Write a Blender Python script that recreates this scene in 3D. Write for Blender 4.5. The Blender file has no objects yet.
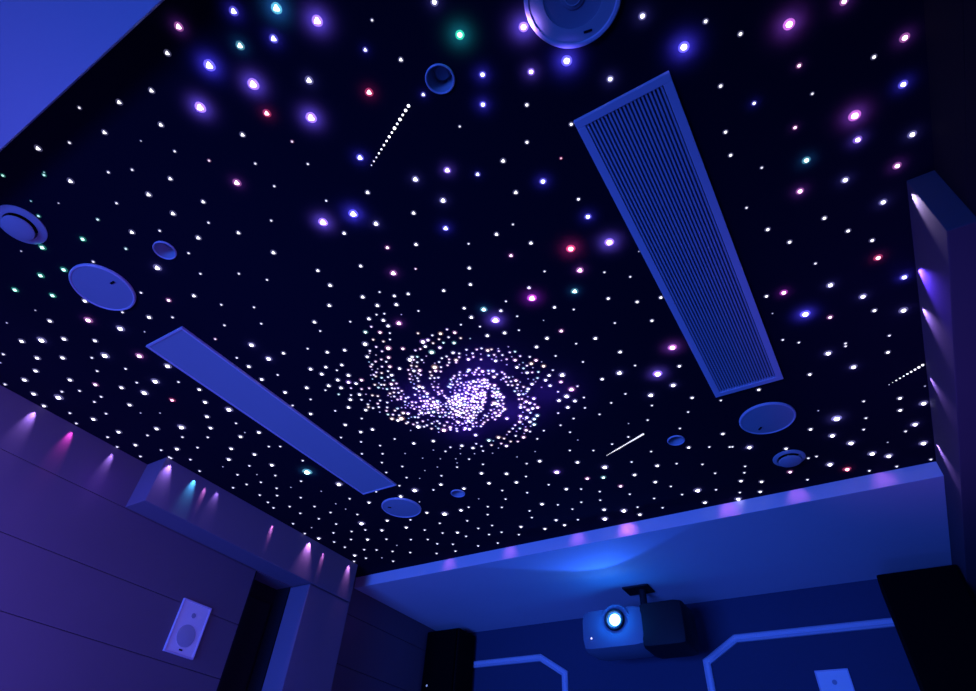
# A home cinema seen from a seat: black star ceiling with a spiral galaxy, lowered white borders, boxed side ducts
YAW, PITCH, ROLL, FOCAL = -.60303138, .74522649, .07798736, 575.819
L_SCREEN, L_FLOOR, L_VIOLET, L_BEAM, L_GLOW, L_HALO, L_GAL, L_STREAK = 73, 5.6, 17, 8, 1.8, .75, 5, 3.0
STARS="""
-1242 739 3w,-1251 810 3w,-1322 882 3w,-1433 919 3w,-1448 966 2w,-1310 983 2w,-1185 909 3w,-1116 920 2w,-1018 875 4p,-1165 967 3w,-1081 960 3w,
-1101 997 3w,-1198 1002 2w,-1169 1012 2w,-1237 1005 3w,-1194 1037 3w,-1197 1069 3w,-1216 1103 2w,-1152 1077 4p,-1031 976 3w,-911 1024 3w,-1049 1061 2w,
-1116 1046 1v,-894 1129 3w,-835 1168 4c,-896 1180 3w,-951 1194 2w,-894 1236 2w,-895 1290 3w,-1238 1131 2w,-1509 1070 3w,-1438 1094 3w,-1510 1157 3w,
-1579 1136 3w,-1645 1115 3w,-1552 1173 2w,-1626 1161 3w,-1530 1220 3w,-1592 1222 3w,-1561 1255 3v,-1654 1233 3w,-1616 1269 3w,-1579 1291 2v,
-1689 1250 2w,-1657 1299 2c,-1612 1328 2w,-1312 1286 3w,-1636 1351 3w,-1682 1391 3w,-1755 1383 2w,-1795 1268 2w,-1685 1484 2w,-1873 1348 3w,
-1788 1487 3w,-1761 1565 3w,-1697 1574 3w,-1879 1558 2w,-1816 1631 2w,-1653 1685 2w,-1753 1698 2w,-1883 1715 2w,-1789 1761 2w,-1541 1663 1w,
-1290 1830 3w,-1593 1756 3w,-1497 1782 3w,-1454 1863 2w,-1543 1847 1w,-1496 1882 2w,-1397 1876 3w,-1419 1895 1w,-1360 1916 3w,-1327 1893 2w,
-1316 1922 2w,-1331 1960 2w,-1687 1810 1w,-1381 1963 1w,-1443 1933 1w,-830 1308 3w,-776 1321 2w,-640 1398 3p,-704 1408 3w,-761 1432 3w,-621 1486 2w,
-720 1512 2w,-784 1518 1w,-768 1583 2w,-796 1605 3w,-748 1627 4w,-772 1664 3p,-822 1665 3w,-725 1720 2w,-755 1727 4p,-811 1716 2w,-1252 1972 1w,
-1300 1998 1w,-994 1940 2w,-1051 1985 2w,-1111 2076 1w,-834 1771 3w,-793 1760 4w,-776 1804 3w,-822 1831 3w,-877 1850 2w,-835 1916 2w,-908 1936 2w,
-894 2004 2w,-890 2077 1w,-960 2139 2w,-1845 1824 2w,-1886 1910 2w,-1774 1900 2w,-1822 1998 2w,-1909 2049 2w,-1634 1883 1w,-1694 1983 1w,-1765 2036 1w,
-1863 2124 4w,-2066 2045 2w,-1977 2148 3w,-1558 1927 1w,-1616 1984 1w,-1646 2063 2w,-1700 2135 3w,-1770 2165 2w,-1489 1961 1w,-1431 1992 2w,
-1504 1995 1w,-1526 2028 2w,-1395 2063 2w,-1447 2132 3w,-1613 2223 3w,-1464 2233 3w,-1603 2353 1w,-1919 2241 1w,-1956 2362 3w,-1871 2417 4w,
-1762 2420 3w,-1704 2409 2w,-1965 2503 2w,-1801 2544 2w,-1604 2449 2w,-1654 2529 2w,-2229 2343 3w,-2097 2394 2w,-2341 2431 3w,-2181 2463 3w,
-2100 2538 2w,-2024 2616 2w,-1938 2648 3w,-1795 2654 2w,-1780 2750 2w,-1211 2079 1w,-1130 2159 3w,-1198 2152 2w,-1335 2191 3w,-1260 2258 2w,
-1102 2287 4v,-1332 2287 3w,-1195 2381 2w,-1441 2329 2w,-1334 2406 2w,-1472 2417 2w,-1538 2489 2w,-1321 2549 3w,-1420 2590 2w,-1446 2665 2w,
-1701 2655 2w,-1557 2739 3w,-1696 2754 2w,-1619 2825 2w,-1444 2820 3w,-1337 2749 3w,-1321 2824 3w,-1248 2593 2w,-1133 2459 3w,-1065 2492 2w,
-993 2409 3p,-972 2249 3w,-862 2188 2w,-1123 2620 2w,-1199 2670 2w,-1225 2796 2w,-873 2347 4w,-917 2434 3c,-990 2557 2w,-1024 2642 2w,-1047 2747 3w,
-1086 2847 4w,-647 1886 2w,-504 1980 2w,-556 2071 2w,-638 2059 1w,-677 2155 2w,-764 2177 2w,-386 2092 2w,-454 2193 2w,-628 2314 2w,-741 2360 2w,
-771 2477 3w,-645 2444 3w,-705 2586 3w,-558 2466 2w,-466 2356 3w,-302 2316 3w,-383 2393 2w,-303 2433 2w,-453 2525 2w,-423 2630 2w,-245 2074 2w,
-2360 2127 1w,-2341 2207 2w,-2395 2306 4w,-2433 2385 2w,-2525 2365 2w,-2606 2451 2w,-2508 2495 3w,-2722 2523 2w,-2630 2605 2w,-2748 2648 3w,
-2829 2722 2w,-2708 2714 2w,-2606 2755 1w,-2396 2542 2w,-2557 2641 2w,-2393 2642 1w,-2475 2702 2w,-2570 2828 2w,-2379 2763 2w,-2258 2610 2w,
-2160 2652 2w,-2142 2727 2w,-2230 2845 2w,-2056 2773 2w,-2098 2865 2w,-2182 2123 3w,-1919 2713 2w,-1925 2858 2w,-1792 2872 2w,-874 2551 3p,
-863 2648 2w,-957 2802 4w,-877 2796 2w,-896 2880 3w,-651 2661 2w,-627 2764 2w,-767 2743 2w,-762 2858 2w,-545 2755 4w,-1752 893 4w,-1869 918 2w,
-1867 980 3w,-1673 990 3w,-1754 985 4w,-1799 1077 2w,-1565 1017 2w,-1750 1199 3w,-1884 1066 3w,-1860 1178 3w,-1911 1263 2w,-2192 1148 4w,-546 1493 3w,
-642 1593 2w,-494 1606 3w,-473 1706 2w,-314 1673 5p,-543 1720 4w,-414 1794 5v,-325 1788 3w,-383 1890 4w,-618 1724 3w,-572 1856 2w,-484 1911 4w,
-759 1868 2w,-733 1800 2w,-723 1939 2w,-2880 1130 3w,-2958 1211 2w,-2801 1223 2w,-2713 1253 3w,-2604 1294 2w,-2857 1286 2w,-2738 1353 2w,-2453 1380 3w,
-2262 1454 2w,-2209 1480 2w,-2386 1472 3w,-2548 1444 3w,-2639 1481 1w,-2499 1538 2w,-2383 1586 3w,-2203 1628 2w,-2792 1453 2w,-2998 1297 2w,
-2632 1573 2w,-2534 1620 1w,-2448 1671 2w,-2263 1720 5c,-2577 1687 2w,-2669 1668 2w,-2467 1802 1w,-2364 1777 2w,-2197 1892 4w,-2770 1660 2w,
-2547 1773 2w,-2343 1909 1w,-2696 1786 2w,-2608 1834 2w,-2501 1911 2w,-2254 2042 2w,-2719 1868 2w,-2369 2054 1w,-2640 1961 2w,-2505 2024 2w,
-2741 1931 2w,-2470 2120 2w,-2644 2050 2w,-2592 2150 2w,-2787 2131 2w,-2543 2247 2w,-2720 2220 1w,-2644 2332 2w,-2858 2263 2w,-2786 2352 3w,
-2732 2434 2w,-845 36 4b,-993 -11 4p,-1073 14 3w,-894 98 4c,-1003 90 5b,-1196 53 3w,-1304 27 3w,-1418 -21 2w,-1118 151 5v,-1259 127 3w,-1424 58 3w,
-1354 128 1w,-1547 24 2w,-1649 -14 3w,-1295 199 2w,-1230 270 2p,-1463 172 2w,-1536 140 2w,-1714 39 1g,-1078 265 3w,-749 85 5c,-807 130 4b,-683 156 5v,
-566 223 2w,-625 267 3b,-562 331 3w,-413 268 4w,-401 358 5g,-940 182 5v,-803 250 4w,-969 256 4r,-686 354 4r,-871 327 5v,-969 351 2p,-1116 346 2w,
-980 425 2w,-832 486 4b,-565 431 3b,-403 466 4b,-443 532 4b,-530 552 2w,-635 644 4v,-259 421 5v,-204 543 5b,-293 522 4v,-343 591 3w,-393 683 3w,
-479 699 3w,-333 773 2r,-129 638 4w,-256 697 3w,-8 541 4w,53 656 5b,114 626 3w,103 793 3w,81 921 3w,75 995 3w,176 694 3w,277 729 5p,391 741 4p,
499 893 4p,434 905 3w,279 838 3p,294 926 2w,487 1011 4b,164 879 3b,376 1039 5p,374 1114 4v,240 998 3p,496 1167 4w,248 1111 4c,455 1248 4p,139 1075 2w,
-1842 -21 2g,-1724 44 2g,-1671 98 3w,-1386 250 3w,-1216 362 4p,-1496 251 3w,-1365 355 3w,-1617 219 2w,-1859 74 1g,-1786 124 1w,-1922 115 2g,
-1732 225 2c,-1489 335 3w,-1416 416 2w,-1677 313 3w,-1588 356 2w,-1361 492 3w,-1497 439 3w,-1855 246 3g,-2013 183 3g,-1760 345 2c,-2103 167 1w,
-1582 465 2w,-1919 323 2w,-1737 452 4w,-1623 546 2w,-1500 613 2w,-2050 290 3g,-2155 263 3g,-2317 253 3g,-2216 340 3g,-2126 417 3w,-1899 497 2w,
-1734 604 3w,-1839 572 3p,-1680 684 2w,-2055 521 2w,-1987 592 3w,-1905 637 2w,-2365 411 3w,-2220 484 4p,-1759 764 2w,-2149 575 4w,-2078 634 1w,
-1856 799 2p,-2595 419 3w,-2512 457 4w,-2418 498 3w,-2311 567 3w,-2358 350 1w,-2537 331 1w,-1124 428 2w,-1020 545 2w,-888 586 3w,-1228 512 2w,
-1085 599 5v,-978 623 5b,-1054 665 3w,-939 687 4w,-734 622 4w,-565 699 3b,-810 714 3w,-704 722 4w,-755 810 4b,-967 779 3p,-876 815 3w,-1320 607 3w,
-724 896 2w,-1097 796 3w,-939 897 2p,-777 982 3w,-1433 682 2w,-813 1045 3w,-1580 753 2w,-1623 827 2w,-411 813 4b,-498 806 3w,-347 918 3w,-348 988 4b,
-562 901 2w,-626 908 3w,-547 991 3w,-628 1004 3p,-446 1073 5r,-329 1109 5v,-458 1168 4p,-563 1116 2w,-391 1215 2w,-324 1274 2w,-643 1155 3w,
-657 1202 5m,-513 1244 4c,-426 1330 3w,-345 1392 3w,-745 1172 2w,-784 1203 3w,-826 1234 5v,-608 1279 3w,-553 1321 2w,-746 1255 2w,-672 1319 1w,
-332 1503 3w,-452 1452 2w,-255 1411 3w,-253 1188 1w,329 1227 4w,215 1204 4p,411 1356 4w,71 1187 2w,259 1334 3w,107 1296 3w,312 1416 3w,154 1376 3w,
369 1488 3w,377 1569 4r,207 1502 2w,439 1694 4b,233 1620 4w,96 1583 4m,43 1573 3w,317 1723 4w,139 1720 5b,43 1665 1w,209 1775 3p,342 1810 3w,
425 1854 4w,46 1818 2w,93 1859 2w,236 1940 2w,373 1967 2w,-2756 424 2w,-2829 447 1w,-2645 509 3w,-2542 562 3w,-2427 623 2w,-2362 642 4w,-2230 714 4p,
-2179 813 4w,-2741 553 3w,-2491 686 2w,-2362 737 2w,-2854 563 3w,-2663 663 3w,-2590 738 3p,-2405 819 2w,-2321 853 4w,-2231 905 2w,-2973 537 2w,
-2501 808 3w,-2192 984 3w,-2923 640 3w,-2784 694 2w,-2702 730 2w,-2441 881 4w,-2842 711 4w,-2653 804 2w,-2720 812 2w,-2372 976 3r,-2588 905 3w,
-2246 1058 3w,-2975 715 3w,-2918 808 2w,-2759 894 2w,-2601 970 1w,-2515 1014 1w,-2860 892 3w,-2333 1137 3w,-2251 1239 2w,-2975 873 2w,-2849 1017 3w,
-2646 1088 3w,-2521 1137 4w,-2396 1208 3w,-2742 1104 2w,-2946 1019 2w,-2593 1196 2w,-2477 1256 2w,-2322 1327 3w,-2997 1097 2w,-2210 1343 3w,
-2275 1313 1w,-342 2004 3w,-463 2788 2w,-549 2894 3w,174 1968 4w,243 2092 4w,95 2064 3w,360 2060 3w,234 1956 2w,-95 2072 3w,250 2335 2w,374 2376 3w,
368 2463 3w,470 2453 4w,462 2336 1w,412 2596 4w,244 2461 2w,226 2545 2w,140 2412 5w,33 2446 3w,105 2536 4w,166 2631 4w,303 2694 1w,433 2765 4w,
235 2761 4w,296 2812 4w,-227 2474 4w,-87 2555 3w,-17 2679 2w,19 2680 2w,60 2777 4w,122 2854 4r,208 2911 2w,319 2923 2w,453 2922 2w,-53 2876 2w,
-111 2768 3p,-283 2628 2w,-300 2684 2w,-333 2754 3w,-248 2803 3w,-276 2899 3w,-366 2865 2w,-390 2940 4w,84 2322 1w,375 2635 2w,-292 2437 2w
"""
GALAXY="""
-1257 1042 2w,-1296 1054 3w,-1247 1082 3w,-1011 1190 2v,-995 1218 3w,-1046 1197 3w,-1079 1190 2w,-1030 1228 2w,-1069 1220 2w,-992 1254 2w,-961 1273 1w,
-1109 1203 3w,-1132 1202 4w,-1102 1227 2w,-1065 1244 2w,-1029 1264 3w,-1121 1155 2w,-1140 1228 3w,-1166 1231 2w,-1093 1260 3v,-1188 1228 2w,
-1226 1197 3w,-1137 1267 4w,-1064 1309 3w,-1045 1324 2w,-1008 1319 2w,-972 1337 2w,-952 1340 2w,-937 1361 3w,-998 1348 2w,-1297 1101 2w,-1268 1128 2w,
-1341 1105 4w,-1313 1139 2v,-1275 1167 4p,-1351 1145 2w,-1309 1170 2v,-1383 1167 3w,-1345 1176 1w,-1309 1211 3p,-1343 1207 2w,-1372 1206 2w,
-1334 1227 2w,-1396 1213 2w,-1410 1221 2w,-1340 1258 3p,-1369 1243 2v,-1394 1246 1w,-1413 1260 2w,-1432 1279 2w,-1365 1277 2w,-1396 1274 2w,
-1367 1304 3w,-1416 1298 2w,-1389 1307 2w,-1502 1270 3w,-1383 1334 2w,-1538 1277 3w,-1416 1318 1w,-1384 1357 2w,-1406 1350 3p,-1447 1333 2w,
-1436 1340 2w,-1509 1328 2w,-1542 1317 2w,-1444 1368 2w,-1420 1373 2w,-1397 1385 2w,-1432 1400 2w,-1452 1398 2w,-1415 1411 2w,-1575 1342 3w,
-1529 1373 2w,-1511 1388 2w,-1448 1423 2w,-1549 1354 1w,-1592 1375 2w,-1563 1398 1v,-1522 1417 2w,-1546 1430 2w,-1589 1414 2w,-1600 1431 2w,
-1625 1442 3w,-1586 1446 2w,-1558 1452 2w,-1579 1484 1w,-1503 1443 2w,-1449 1447 2p,-1526 1471 2w,-1545 1490 2w,-1490 1499 2w,-1510 1506 2w,
-1557 1515 2w,-1537 1526 2w,-1515 1543 2w,-1561 1549 3w,-1544 1571 3w,-1241 1262 4w,-1223 1253 3w,-1204 1262 2w,-1199 1286 2w,-1202 1303 1w,
-1224 1289 2w,-1258 1294 2w,-1242 1308 2w,-1285 1310 2w,-1268 1325 3w,-1245 1334 3w,-1261 1347 2w,-1296 1335 2w,-1315 1359 2w,-1283 1354 1w,
-1284 1370 2w,-1307 1370 1w,-1325 1379 1w,-1291 1387 2w,-1319 1394 1w,-1336 1415 2w,-1331 1425 2w,-1310 1418 3w,-1301 1430 3w,-1330 1443 2w,
-1310 1453 2w,-1360 1455 2w,-1342 1466 1w,-1334 1483 2w,-1308 1472 3w,-1321 1491 2w,-1170 1276 1w,-1122 1315 2w,-1099 1315 2w,-1100 1334 2w,
-1145 1329 2w,-1111 1350 2w,-1126 1361 2w,-1156 1358 2w,-1173 1380 2w,-1179 1346 4w,-1165 1327 1w,-1189 1367 3w,-1213 1362 2w,-1221 1383 2w,
-1237 1395 2w,-1220 1402 2w,-1204 1407 2w,-1234 1421 1w,-1254 1430 1w,-1259 1448 2w,-1228 1443 1w,-1243 1459 2w,-1268 1468 1w,-1261 1486 2w,
-1263 1499 2w,-1241 1486 2w,-1248 1500 1w,-1271 1502 1w,-1251 1520 2w,-1252 1534 2w,-1246 1544 2w,-1319 1509 2w,-1303 1509 2w,-1318 1533 3w,
-1300 1537 3w,-1293 1551 1w,-1395 1407 2w,-1402 1430 1w,-1423 1438 2w,-1434 1451 2w,-1410 1456 2w,-1397 1456 2w,-1428 1473 2w,-1403 1491 2w,
-1390 1501 2w,-1057 1342 2w,-1078 1351 3w,-1086 1363 2w,-1025 1345 1w,-1007 1367 2w,-1032 1370 3w,-972 1367 1w,-988 1394 2w,-949 1388 2c,-1106 1420 2w,
-1118 1433 2w,-1065 1425 3w,-1076 1432 2w,-1102 1442 1w,-1094 1449 2w,-1064 1448 1w,-1051 1449 2w,-1062 1459 2w,-1024 1434 2w,-1021 1458 3w,
-1044 1469 2w,-1029 1480 1w,-1038 1439 2w,-998 1466 2w,-1006 1482 2w,-1139 1429 2w,-1165 1442 2c,-1151 1439 2w,-1184 1466 2c,-1200 1476 2c,
-1196 1484 2c,-1177 1473 2w,-1170 1456 1w,-1150 1464 2w,-1127 1454 2w,-1138 1453 1w,-1139 1479 2w,-1158 1483 2w,-1120 1486 1w,-1107 1490 2w,
-1177 1494 1w,-1156 1498 1w,-1191 1508 1w,-1214 1510 1w,-1144 1515 2w,-1156 1526 1w,-1106 1503 2w,-1443 1493 1w,-1417 1511 2w,-1422 1492 1w,
-1424 1535 2w,-1396 1534 2p,-1374 1538 3w,-1388 1561 1w,-1410 1557 2w,-1413 1573 3w,-1372 1565 2w,-1383 1586 3w,-1357 1569 2w,-1361 1593 3w,
-1385 1611 2w,-1309 1556 2w,-1307 1572 2w,-1292 1568 1w,-1336 1591 2w,-1346 1609 2w,-1330 1613 2w,-1356 1635 2w,-1345 1645 1w,-1316 1620 2w,
-1287 1586 2w,-1291 1606 1w,-1305 1634 2w,-1292 1629 2w,-1273 1597 2w,-1263 1579 2w,-1294 1647 2w,-1321 1657 2w,-1280 1655 3w,-1257 1654 3w,
-1243 1658 3w,-1271 1682 2w,-1290 1673 1w,-1243 1677 2w,-1226 1674 2w,-1200 1676 3w,-1171 1668 2w,-1157 1641 2w,-1139 1650 2w,-1204 1659 2w,
-1222 1627 2w,-1197 1621 2w,-1195 1592 2w,-1221 1560 3w,-1200 1557 2w,-1225 1540 2w,-1487 1537 3w,-1470 1550 3w,-1521 1567 4w,-1491 1582 1w,
-1459 1587 2w,-1447 1595 2w,-1512 1604 2w,-1524 1608 2w,-1500 1629 2w,-1476 1626 2w,-1490 1654 4w,-1446 1629 2w,-1419 1631 1w,-1448 1663 2w,
-1466 1666 2w,-1419 1662 2w,-1445 1695 2w,-1386 1658 2w,-1387 1677 2w,-1417 1688 1w,-1416 1708 2w,-1377 1701 2w,-1400 1730 4w,-1351 1685 2w,
-1361 1725 3w,-1371 1741 2w,-1336 1705 1w,-1341 1747 2w,-1350 1764 2w,-1306 1708 3w,-1314 1732 1w,-1307 1700 2w,-1303 1762 3w,-1313 1770 2w,
-1290 1777 3w,-1263 1766 2w,-1253 1747 2w,-1242 1725 2w,-1259 1720 3w,-1276 1728 2w,-1257 1733 2w,-1273 1713 1w,-1218 1721 1w,-1235 1748 2w,
-1248 1774 1w,-1258 1895 3w,-1171 1718 2w,-1188 1733 1w,-1206 1743 1w,-1166 1728 2w,-1177 1754 2w,-1201 1762 2w,-1214 1771 2w,-1231 1782 2w,
-1148 1714 1w,-921 1363 2w,-896 1372 1w,-901 1385 2w,-867 1411 2w,-847 1417 2w,-928 1395 2w,-900 1411 2w,-873 1437 1w,-842 1449 2w,-811 1470 2w,
-898 1440 2w,-941 1428 3w,-920 1437 1w,-871 1460 3p,-799 1499 3w,-851 1488 1w,-825 1508 3w,-914 1469 1w,-789 1544 3w,-886 1501 3w,-866 1519 2w,
-831 1533 1w,-866 1549 3w,-847 1557 2w,-824 1566 2w,-982 1476 3w,-979 1501 2w,-998 1510 3w,-954 1500 2w,-951 1514 2w,-946 1541 2w,-930 1545 1w,
-845 1598 2w,-822 1625 3w,-982 1539 1w,-969 1536 2w,-970 1560 2w,-951 1567 2w,-930 1571 3w,-920 1588 1w,-883 1622 3w,-973 1581 2w,-959 1592 2w,
-937 1598 2w,-923 1622 2w,-951 1616 2w,-912 1642 3w,-924 1655 2w,-969 1630 2w,-944 1641 1w,-1042 1566 2w,-1036 1576 2w,-1053 1588 2w,-1035 1601 3w,
-965 1657 3w,-947 1664 2w,-980 1686 2w,-968 1690 2w,-939 1688 1w,-922 1710 3w,-961 1714 3w,-952 1730 3w,-992 1723 2w,-1002 1739 3w,-986 1745 2w,
-938 1748 2w,-982 1770 3p,-959 1769 3w,-937 1773 3w,-983 1793 2w,-1010 1775 1w,-1034 1794 3p,-1014 1816 3w,-966 1824 3c,-990 1841 3c,-1057 1831 3p,
-1017 1851 3w,-1010 1878 3c,-1055 1853 1w,-1088 1844 2w,-1031 1884 1w,-1053 1878 1w,-1111 1862 2w,-1082 1876 2w,-1063 1900 3p,-1138 1877 2w,
-1107 1890 1w,-1053 1918 2w,-1160 1893 1w,-1084 1920 1w,-1128 1919 2w,-1101 1945 3p,-1205 1894 3w,-1187 1914 2w,-1242 1909 1w,-1172 1949 2w,
-1142 1964 2w,-1220 1944 2w,-1268 1935 2w,-1208 1972 3w,-1067 1615 3w,-1062 1632 2w,-1046 1636 2w,-1048 1659 2w,-1066 1655 2w,-1087 1662 4w,
-1104 1668 2w,-1074 1688 2w,-1069 1701 2w,-1127 1698 2w,-1111 1699 1w,-1096 1714 2w,-1100 1734 2w,-1128 1746 2w,-1139 1726 1w,-1149 1746 2w,
-1146 1765 2w,-1096 1783 3w,-1172 1517 2v,-1051 1523 3w,-1111 1527 2w,-1119 1574 3p,-1067 1510 2p,-1034 1620 3v,-1314 1598 2p,-1100 1574 3w,
-1098 1523 2w,-1055 1683 2w,-1177 1544 2w,-1096 1594 3w,-1134 1593 3p,-1249 1613 2w,-1088 1495 3w,-1217 1594 3w,-1111 1590 3w,-1155 1544 3v,
-1238 1559 2w,-1143 1566 2w,-1346 1534 2p,-1227 1710 3w,-1154 1591 3w,-1173 1636 2w,-1086 1579 3v,-1240 1592 3w,-1243 1628 2p,-1038 1543 2p,
-1126 1604 2v,-1212 1635 2p,-1084 1532 3v,-1171 1563 2w,-1100 1546 2w,-1042 1506 3p,-1309 1665 2v,-1075 1540 2w,-1119 1636 2w,-1137 1534 2w,
-1199 1525 2p,-1169 1583 2w,-1124 1521 3w,-1148 1621 3p,-1338 1568 2v,-1041 1530 2w,-1187 1659 2w,-1268 1629 3w,-1080 1504 2w,-1351 1509 2w,
-1121 1723 3w,-1130 1632 3w,-1024 1557 3p,-1238 1640 2w,-1085 1727 2w,-1191 1569 3w,-1186 1685 2w,-1255 1560 3w,-1049 1600 3w,-1184 1625 2w,
-1127 1552 2w,-1032 1642 3v,-1254 1592 2v,-1116 1558 2w,-1249 1701 3w,-1171 1684 2w,-1276 1568 2w,-1158 1611 3v,-1102 1613 2w,-1262 1691 2w,
-1065 1546 2w,-1323 1551 3p,-1155 1675 2w,-1049 1618 3p,-1341 1550 3w,-1210 1545 3w,-1022 1584 2w,-1214 1693 2w,-1229 1693 3p,-1139 1579 3w,
-1187 1605 2v,-1060 1562 2w,-1168 1604 3p,-1206 1611 3w,-1223 1653 3p,-1085 1561 2w,-1193 1540 3w,-1070 1718 3w,-1207 1575 3v,-1089 1687 2w,
-1261 1639 3p,-1222 1580 3p,-1136 1496 2v,-1152 1556 2p,-1123 1506 2w,-1219 1610 2w,-1155 1659 3w,-1328 1639 2w,-1053 1505 2p,-1117 1618 3p,
-1271 1611 3v,-1076 1673 3v,-1204 1701 2v,-1200 1637 2w,-1232 1607 3w,-1051 1547 3v,-1065 1524 2w,-1171 1652 3v,-1363 1503 2w,-1245 1576 3p,
-1363 1546 2w,-1273 1666 3p,-1115 1747 3p,-1188 1645 3w,-1339 1515 3p,-1325 1572 3w,-1182 1577 3p,-1357 1527 2w,-1065 1494 2v,-1033 1515 2w,
-1110 1541 3w,-1470 1343 2w,-1434 1522 1v,-1456 1287 1w,-1468 1405 1p,-1457 1357 1v,-1403 1656 1p,-1437 1503 1v,-1449 1320 1w,-1472 1321 2w,
-1446 1264 1v,-1361 1156 1p,-1412 1380 2v,-1379 1621 1v,-1418 1239 1v,-1433 1268 2v,-1398 1196 1w,-1399 1585 2w,-1393 1550 1w,-1478 1443 1v,
-1463 1419 1w,-1408 1529 1w,-1267 1308 1w,-1228 1270 2p,-1259 1359 2v,-1245 1281 1p,-1355 1483 2v,-1298 1349 1p,-1431 1578 2v,-1455 1511 1w,
-1311 1682 1w,-1416 1590 1w,-1295 1726 2v,-1432 1734 1w,-1470 1502 1w,-1474 1580 1w,-1283 1749 1v,-1331 1724 1v,-858 1659 1w,-885 1541 1v,-927 1409 1w,
-846 1511 2v,-949 1413 1v,-881 1585 1w,-864 1600 1w,-870 1492 1v,-856 1381 1v,-863 1616 1w,-1032 1816 1v,-975 1720 1w,-955 1635 1p,-936 1666 1v,
-1027 1828 1w,-955 1532 2p,-1047 1812 1w
"""
import bpy, bmesh, math, random
from mathutils import Vector, Matrix
random.seed(3)
S = bpy.context.scene
COL = S.collection
EYE = 1.30                      # eye height above the floor; heights below are measured from the eye and lifted by Z()
def Z(z): return z + EYE
PI = math.pi

# ------------------------------------------------------------------ materials
def mat(name, col, rough=.6, spec=.3, emit=None, strength=0, metal=0, bump=None, vary=None):
    m = bpy.data.materials.new(name); m.use_nodes = True
    nt = m.node_tree; b = nt.nodes['Principled BSDF']
    b.inputs['Base Color'].default_value = (*col, 1)
    b.inputs['Roughness'].default_value = rough
    b.inputs['Specular IOR Level'].default_value = spec
    b.inputs['Metallic'].default_value = metal
    if emit:
        b.inputs['Emission Color'].default_value = (*emit, 1)
        b.inputs['Emission Strength'].default_value = strength
    if vary or bump:
        tc = nt.nodes.new('ShaderNodeTexCoord')
        n = nt.nodes.new('ShaderNodeTexNoise'); n.inputs['Scale'].default_value = (vary or bump)[0]; n.inputs['Detail'].default_value = 4
        nt.links.new(tc.outputs['Object'], n.inputs['Vector'])
    if vary:
        r = nt.nodes.new('ShaderNodeMixRGB'); r.blend_type = 'MIX'
        r.inputs[1].default_value = (*[c*(1-vary[1]) for c in col], 1)
        r.inputs[2].default_value = (*[min(1, c*(1+vary[1])) for c in col], 1)
        nt.links.new(n.outputs['Fac'], r.inputs[0]); nt.links.new(r.outputs[0], b.inputs['Base Color'])
    if bump:
        bp = nt.nodes.new('ShaderNodeBump'); bp.inputs['Strength'].default_value = bump[1]; bp.inputs['Distance'].default_value = .002
        nt.links.new(n.outputs['Fac'], bp.inputs['Height']); nt.links.new(bp.outputs[0], b.inputs['Normal'])
    return m
M = dict(
    star_panel=mat('black_star_panel', (.0070, .0066, .0185), .95, .05, bump=(300, .2)),
    white=mat('white_paint', (.70, .66, .72), .65, .2, vary=(3, .03)),
    fixture=mat('white_fixture_plastic', (.44, .46, .50), .5, .3),
    rim=mat('pale_rim', (.68, .62, .72), .4, .4),
    wall_fixture=mat('white_speaker_grille', (.84, .84, .86), .6, .3),
    speaker_cloth=mat('speaker_mesh', (.38, .41, .46), .8, .1, bump=(900, .4)),
    cone=mat('grey_speaker_cone', (.26, .27, .33), .6, .3),
    slot=mat('dark_slot', (.01, .01, .012), .8, .1),
    gap=mat('grey_grille_backing', (.12, .13, .17), .8, .1),
    slat=mat('grille_slat', (.52, .52, .62), .55, .2),
    grille_frame=mat('grille_frame_paint', (.70, .62, .72), .5, .3),
    panel=mat('hatch_panel_paint', (.39, .43, .46), .6, .2, vary=(5, .03)),
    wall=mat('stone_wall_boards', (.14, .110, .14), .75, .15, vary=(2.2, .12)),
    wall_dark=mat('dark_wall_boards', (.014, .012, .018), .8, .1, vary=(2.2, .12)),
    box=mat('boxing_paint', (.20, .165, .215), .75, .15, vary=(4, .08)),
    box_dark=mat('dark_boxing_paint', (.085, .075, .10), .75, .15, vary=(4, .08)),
    far=mat('dark_blue_wall', (.045, .058, .105), .8, .1, vary=(3, .05)),
    moulding=mat('pale_moulding', (.62, .60, .68), .5, .3),
    black=mat('black_cabinet', (.004, .004, .005), .9, .05),
    black_cloth=mat('black_cloth', (.003, .003, .004), 1, 0),
    door=mat('black_door', (.012, .012, .016), .8, .1),
    carpet=mat('dark_carpet', (.05, .045, .06), .95, 0, vary=(40, .3)),
    proj=mat('grey_projector_shell', (.15, .19, .24), .5, .4),
    collar=mat('pale_projector_collar', (.15, .19, .24), .6, .2),
    proj_dark=mat('projector_black', (.012, .012, .015), .6, .2),
    lens=mat('lit_projector_lens', (.2, .6, .9), .2, .5, emit=(.42, .92, 1.0), strength=9),
    led=mat('indicator_led', (.2, .3, .6), .4, .4, emit=(.5, .7, 1.0), strength=.35),
    led_pink=mat('pink_indicator_led', (.6, .5, .6), .4, .4, emit=(1, .85, 1.0), strength=1.2),
)
STAR_COL = dict(w=(1, .97, 1), b=(.86, .86, 1), v=(.98, .84, 1), p=(1, .80, .90), r=(1, .55, .62), g=(.55, 1, .85), c=(.78, 1, .97), m=(1, .68, .86), o=(1, .86, .66))
GLOW_COL = dict(w=(.35, .30, 1), b=(.13, .10, 1), v=(.36, .20, 1), p=(.70, .16, .80), r=(1, .06, .22), g=(.03, .75, .42), c=(.06, .5, .75), m=(.75, .06, .8), o=(.9, .4, .2))
STR = {1: .45, 2: 1.0, 3: 1.8, 4: 3.0, 5: 4.5}
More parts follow.
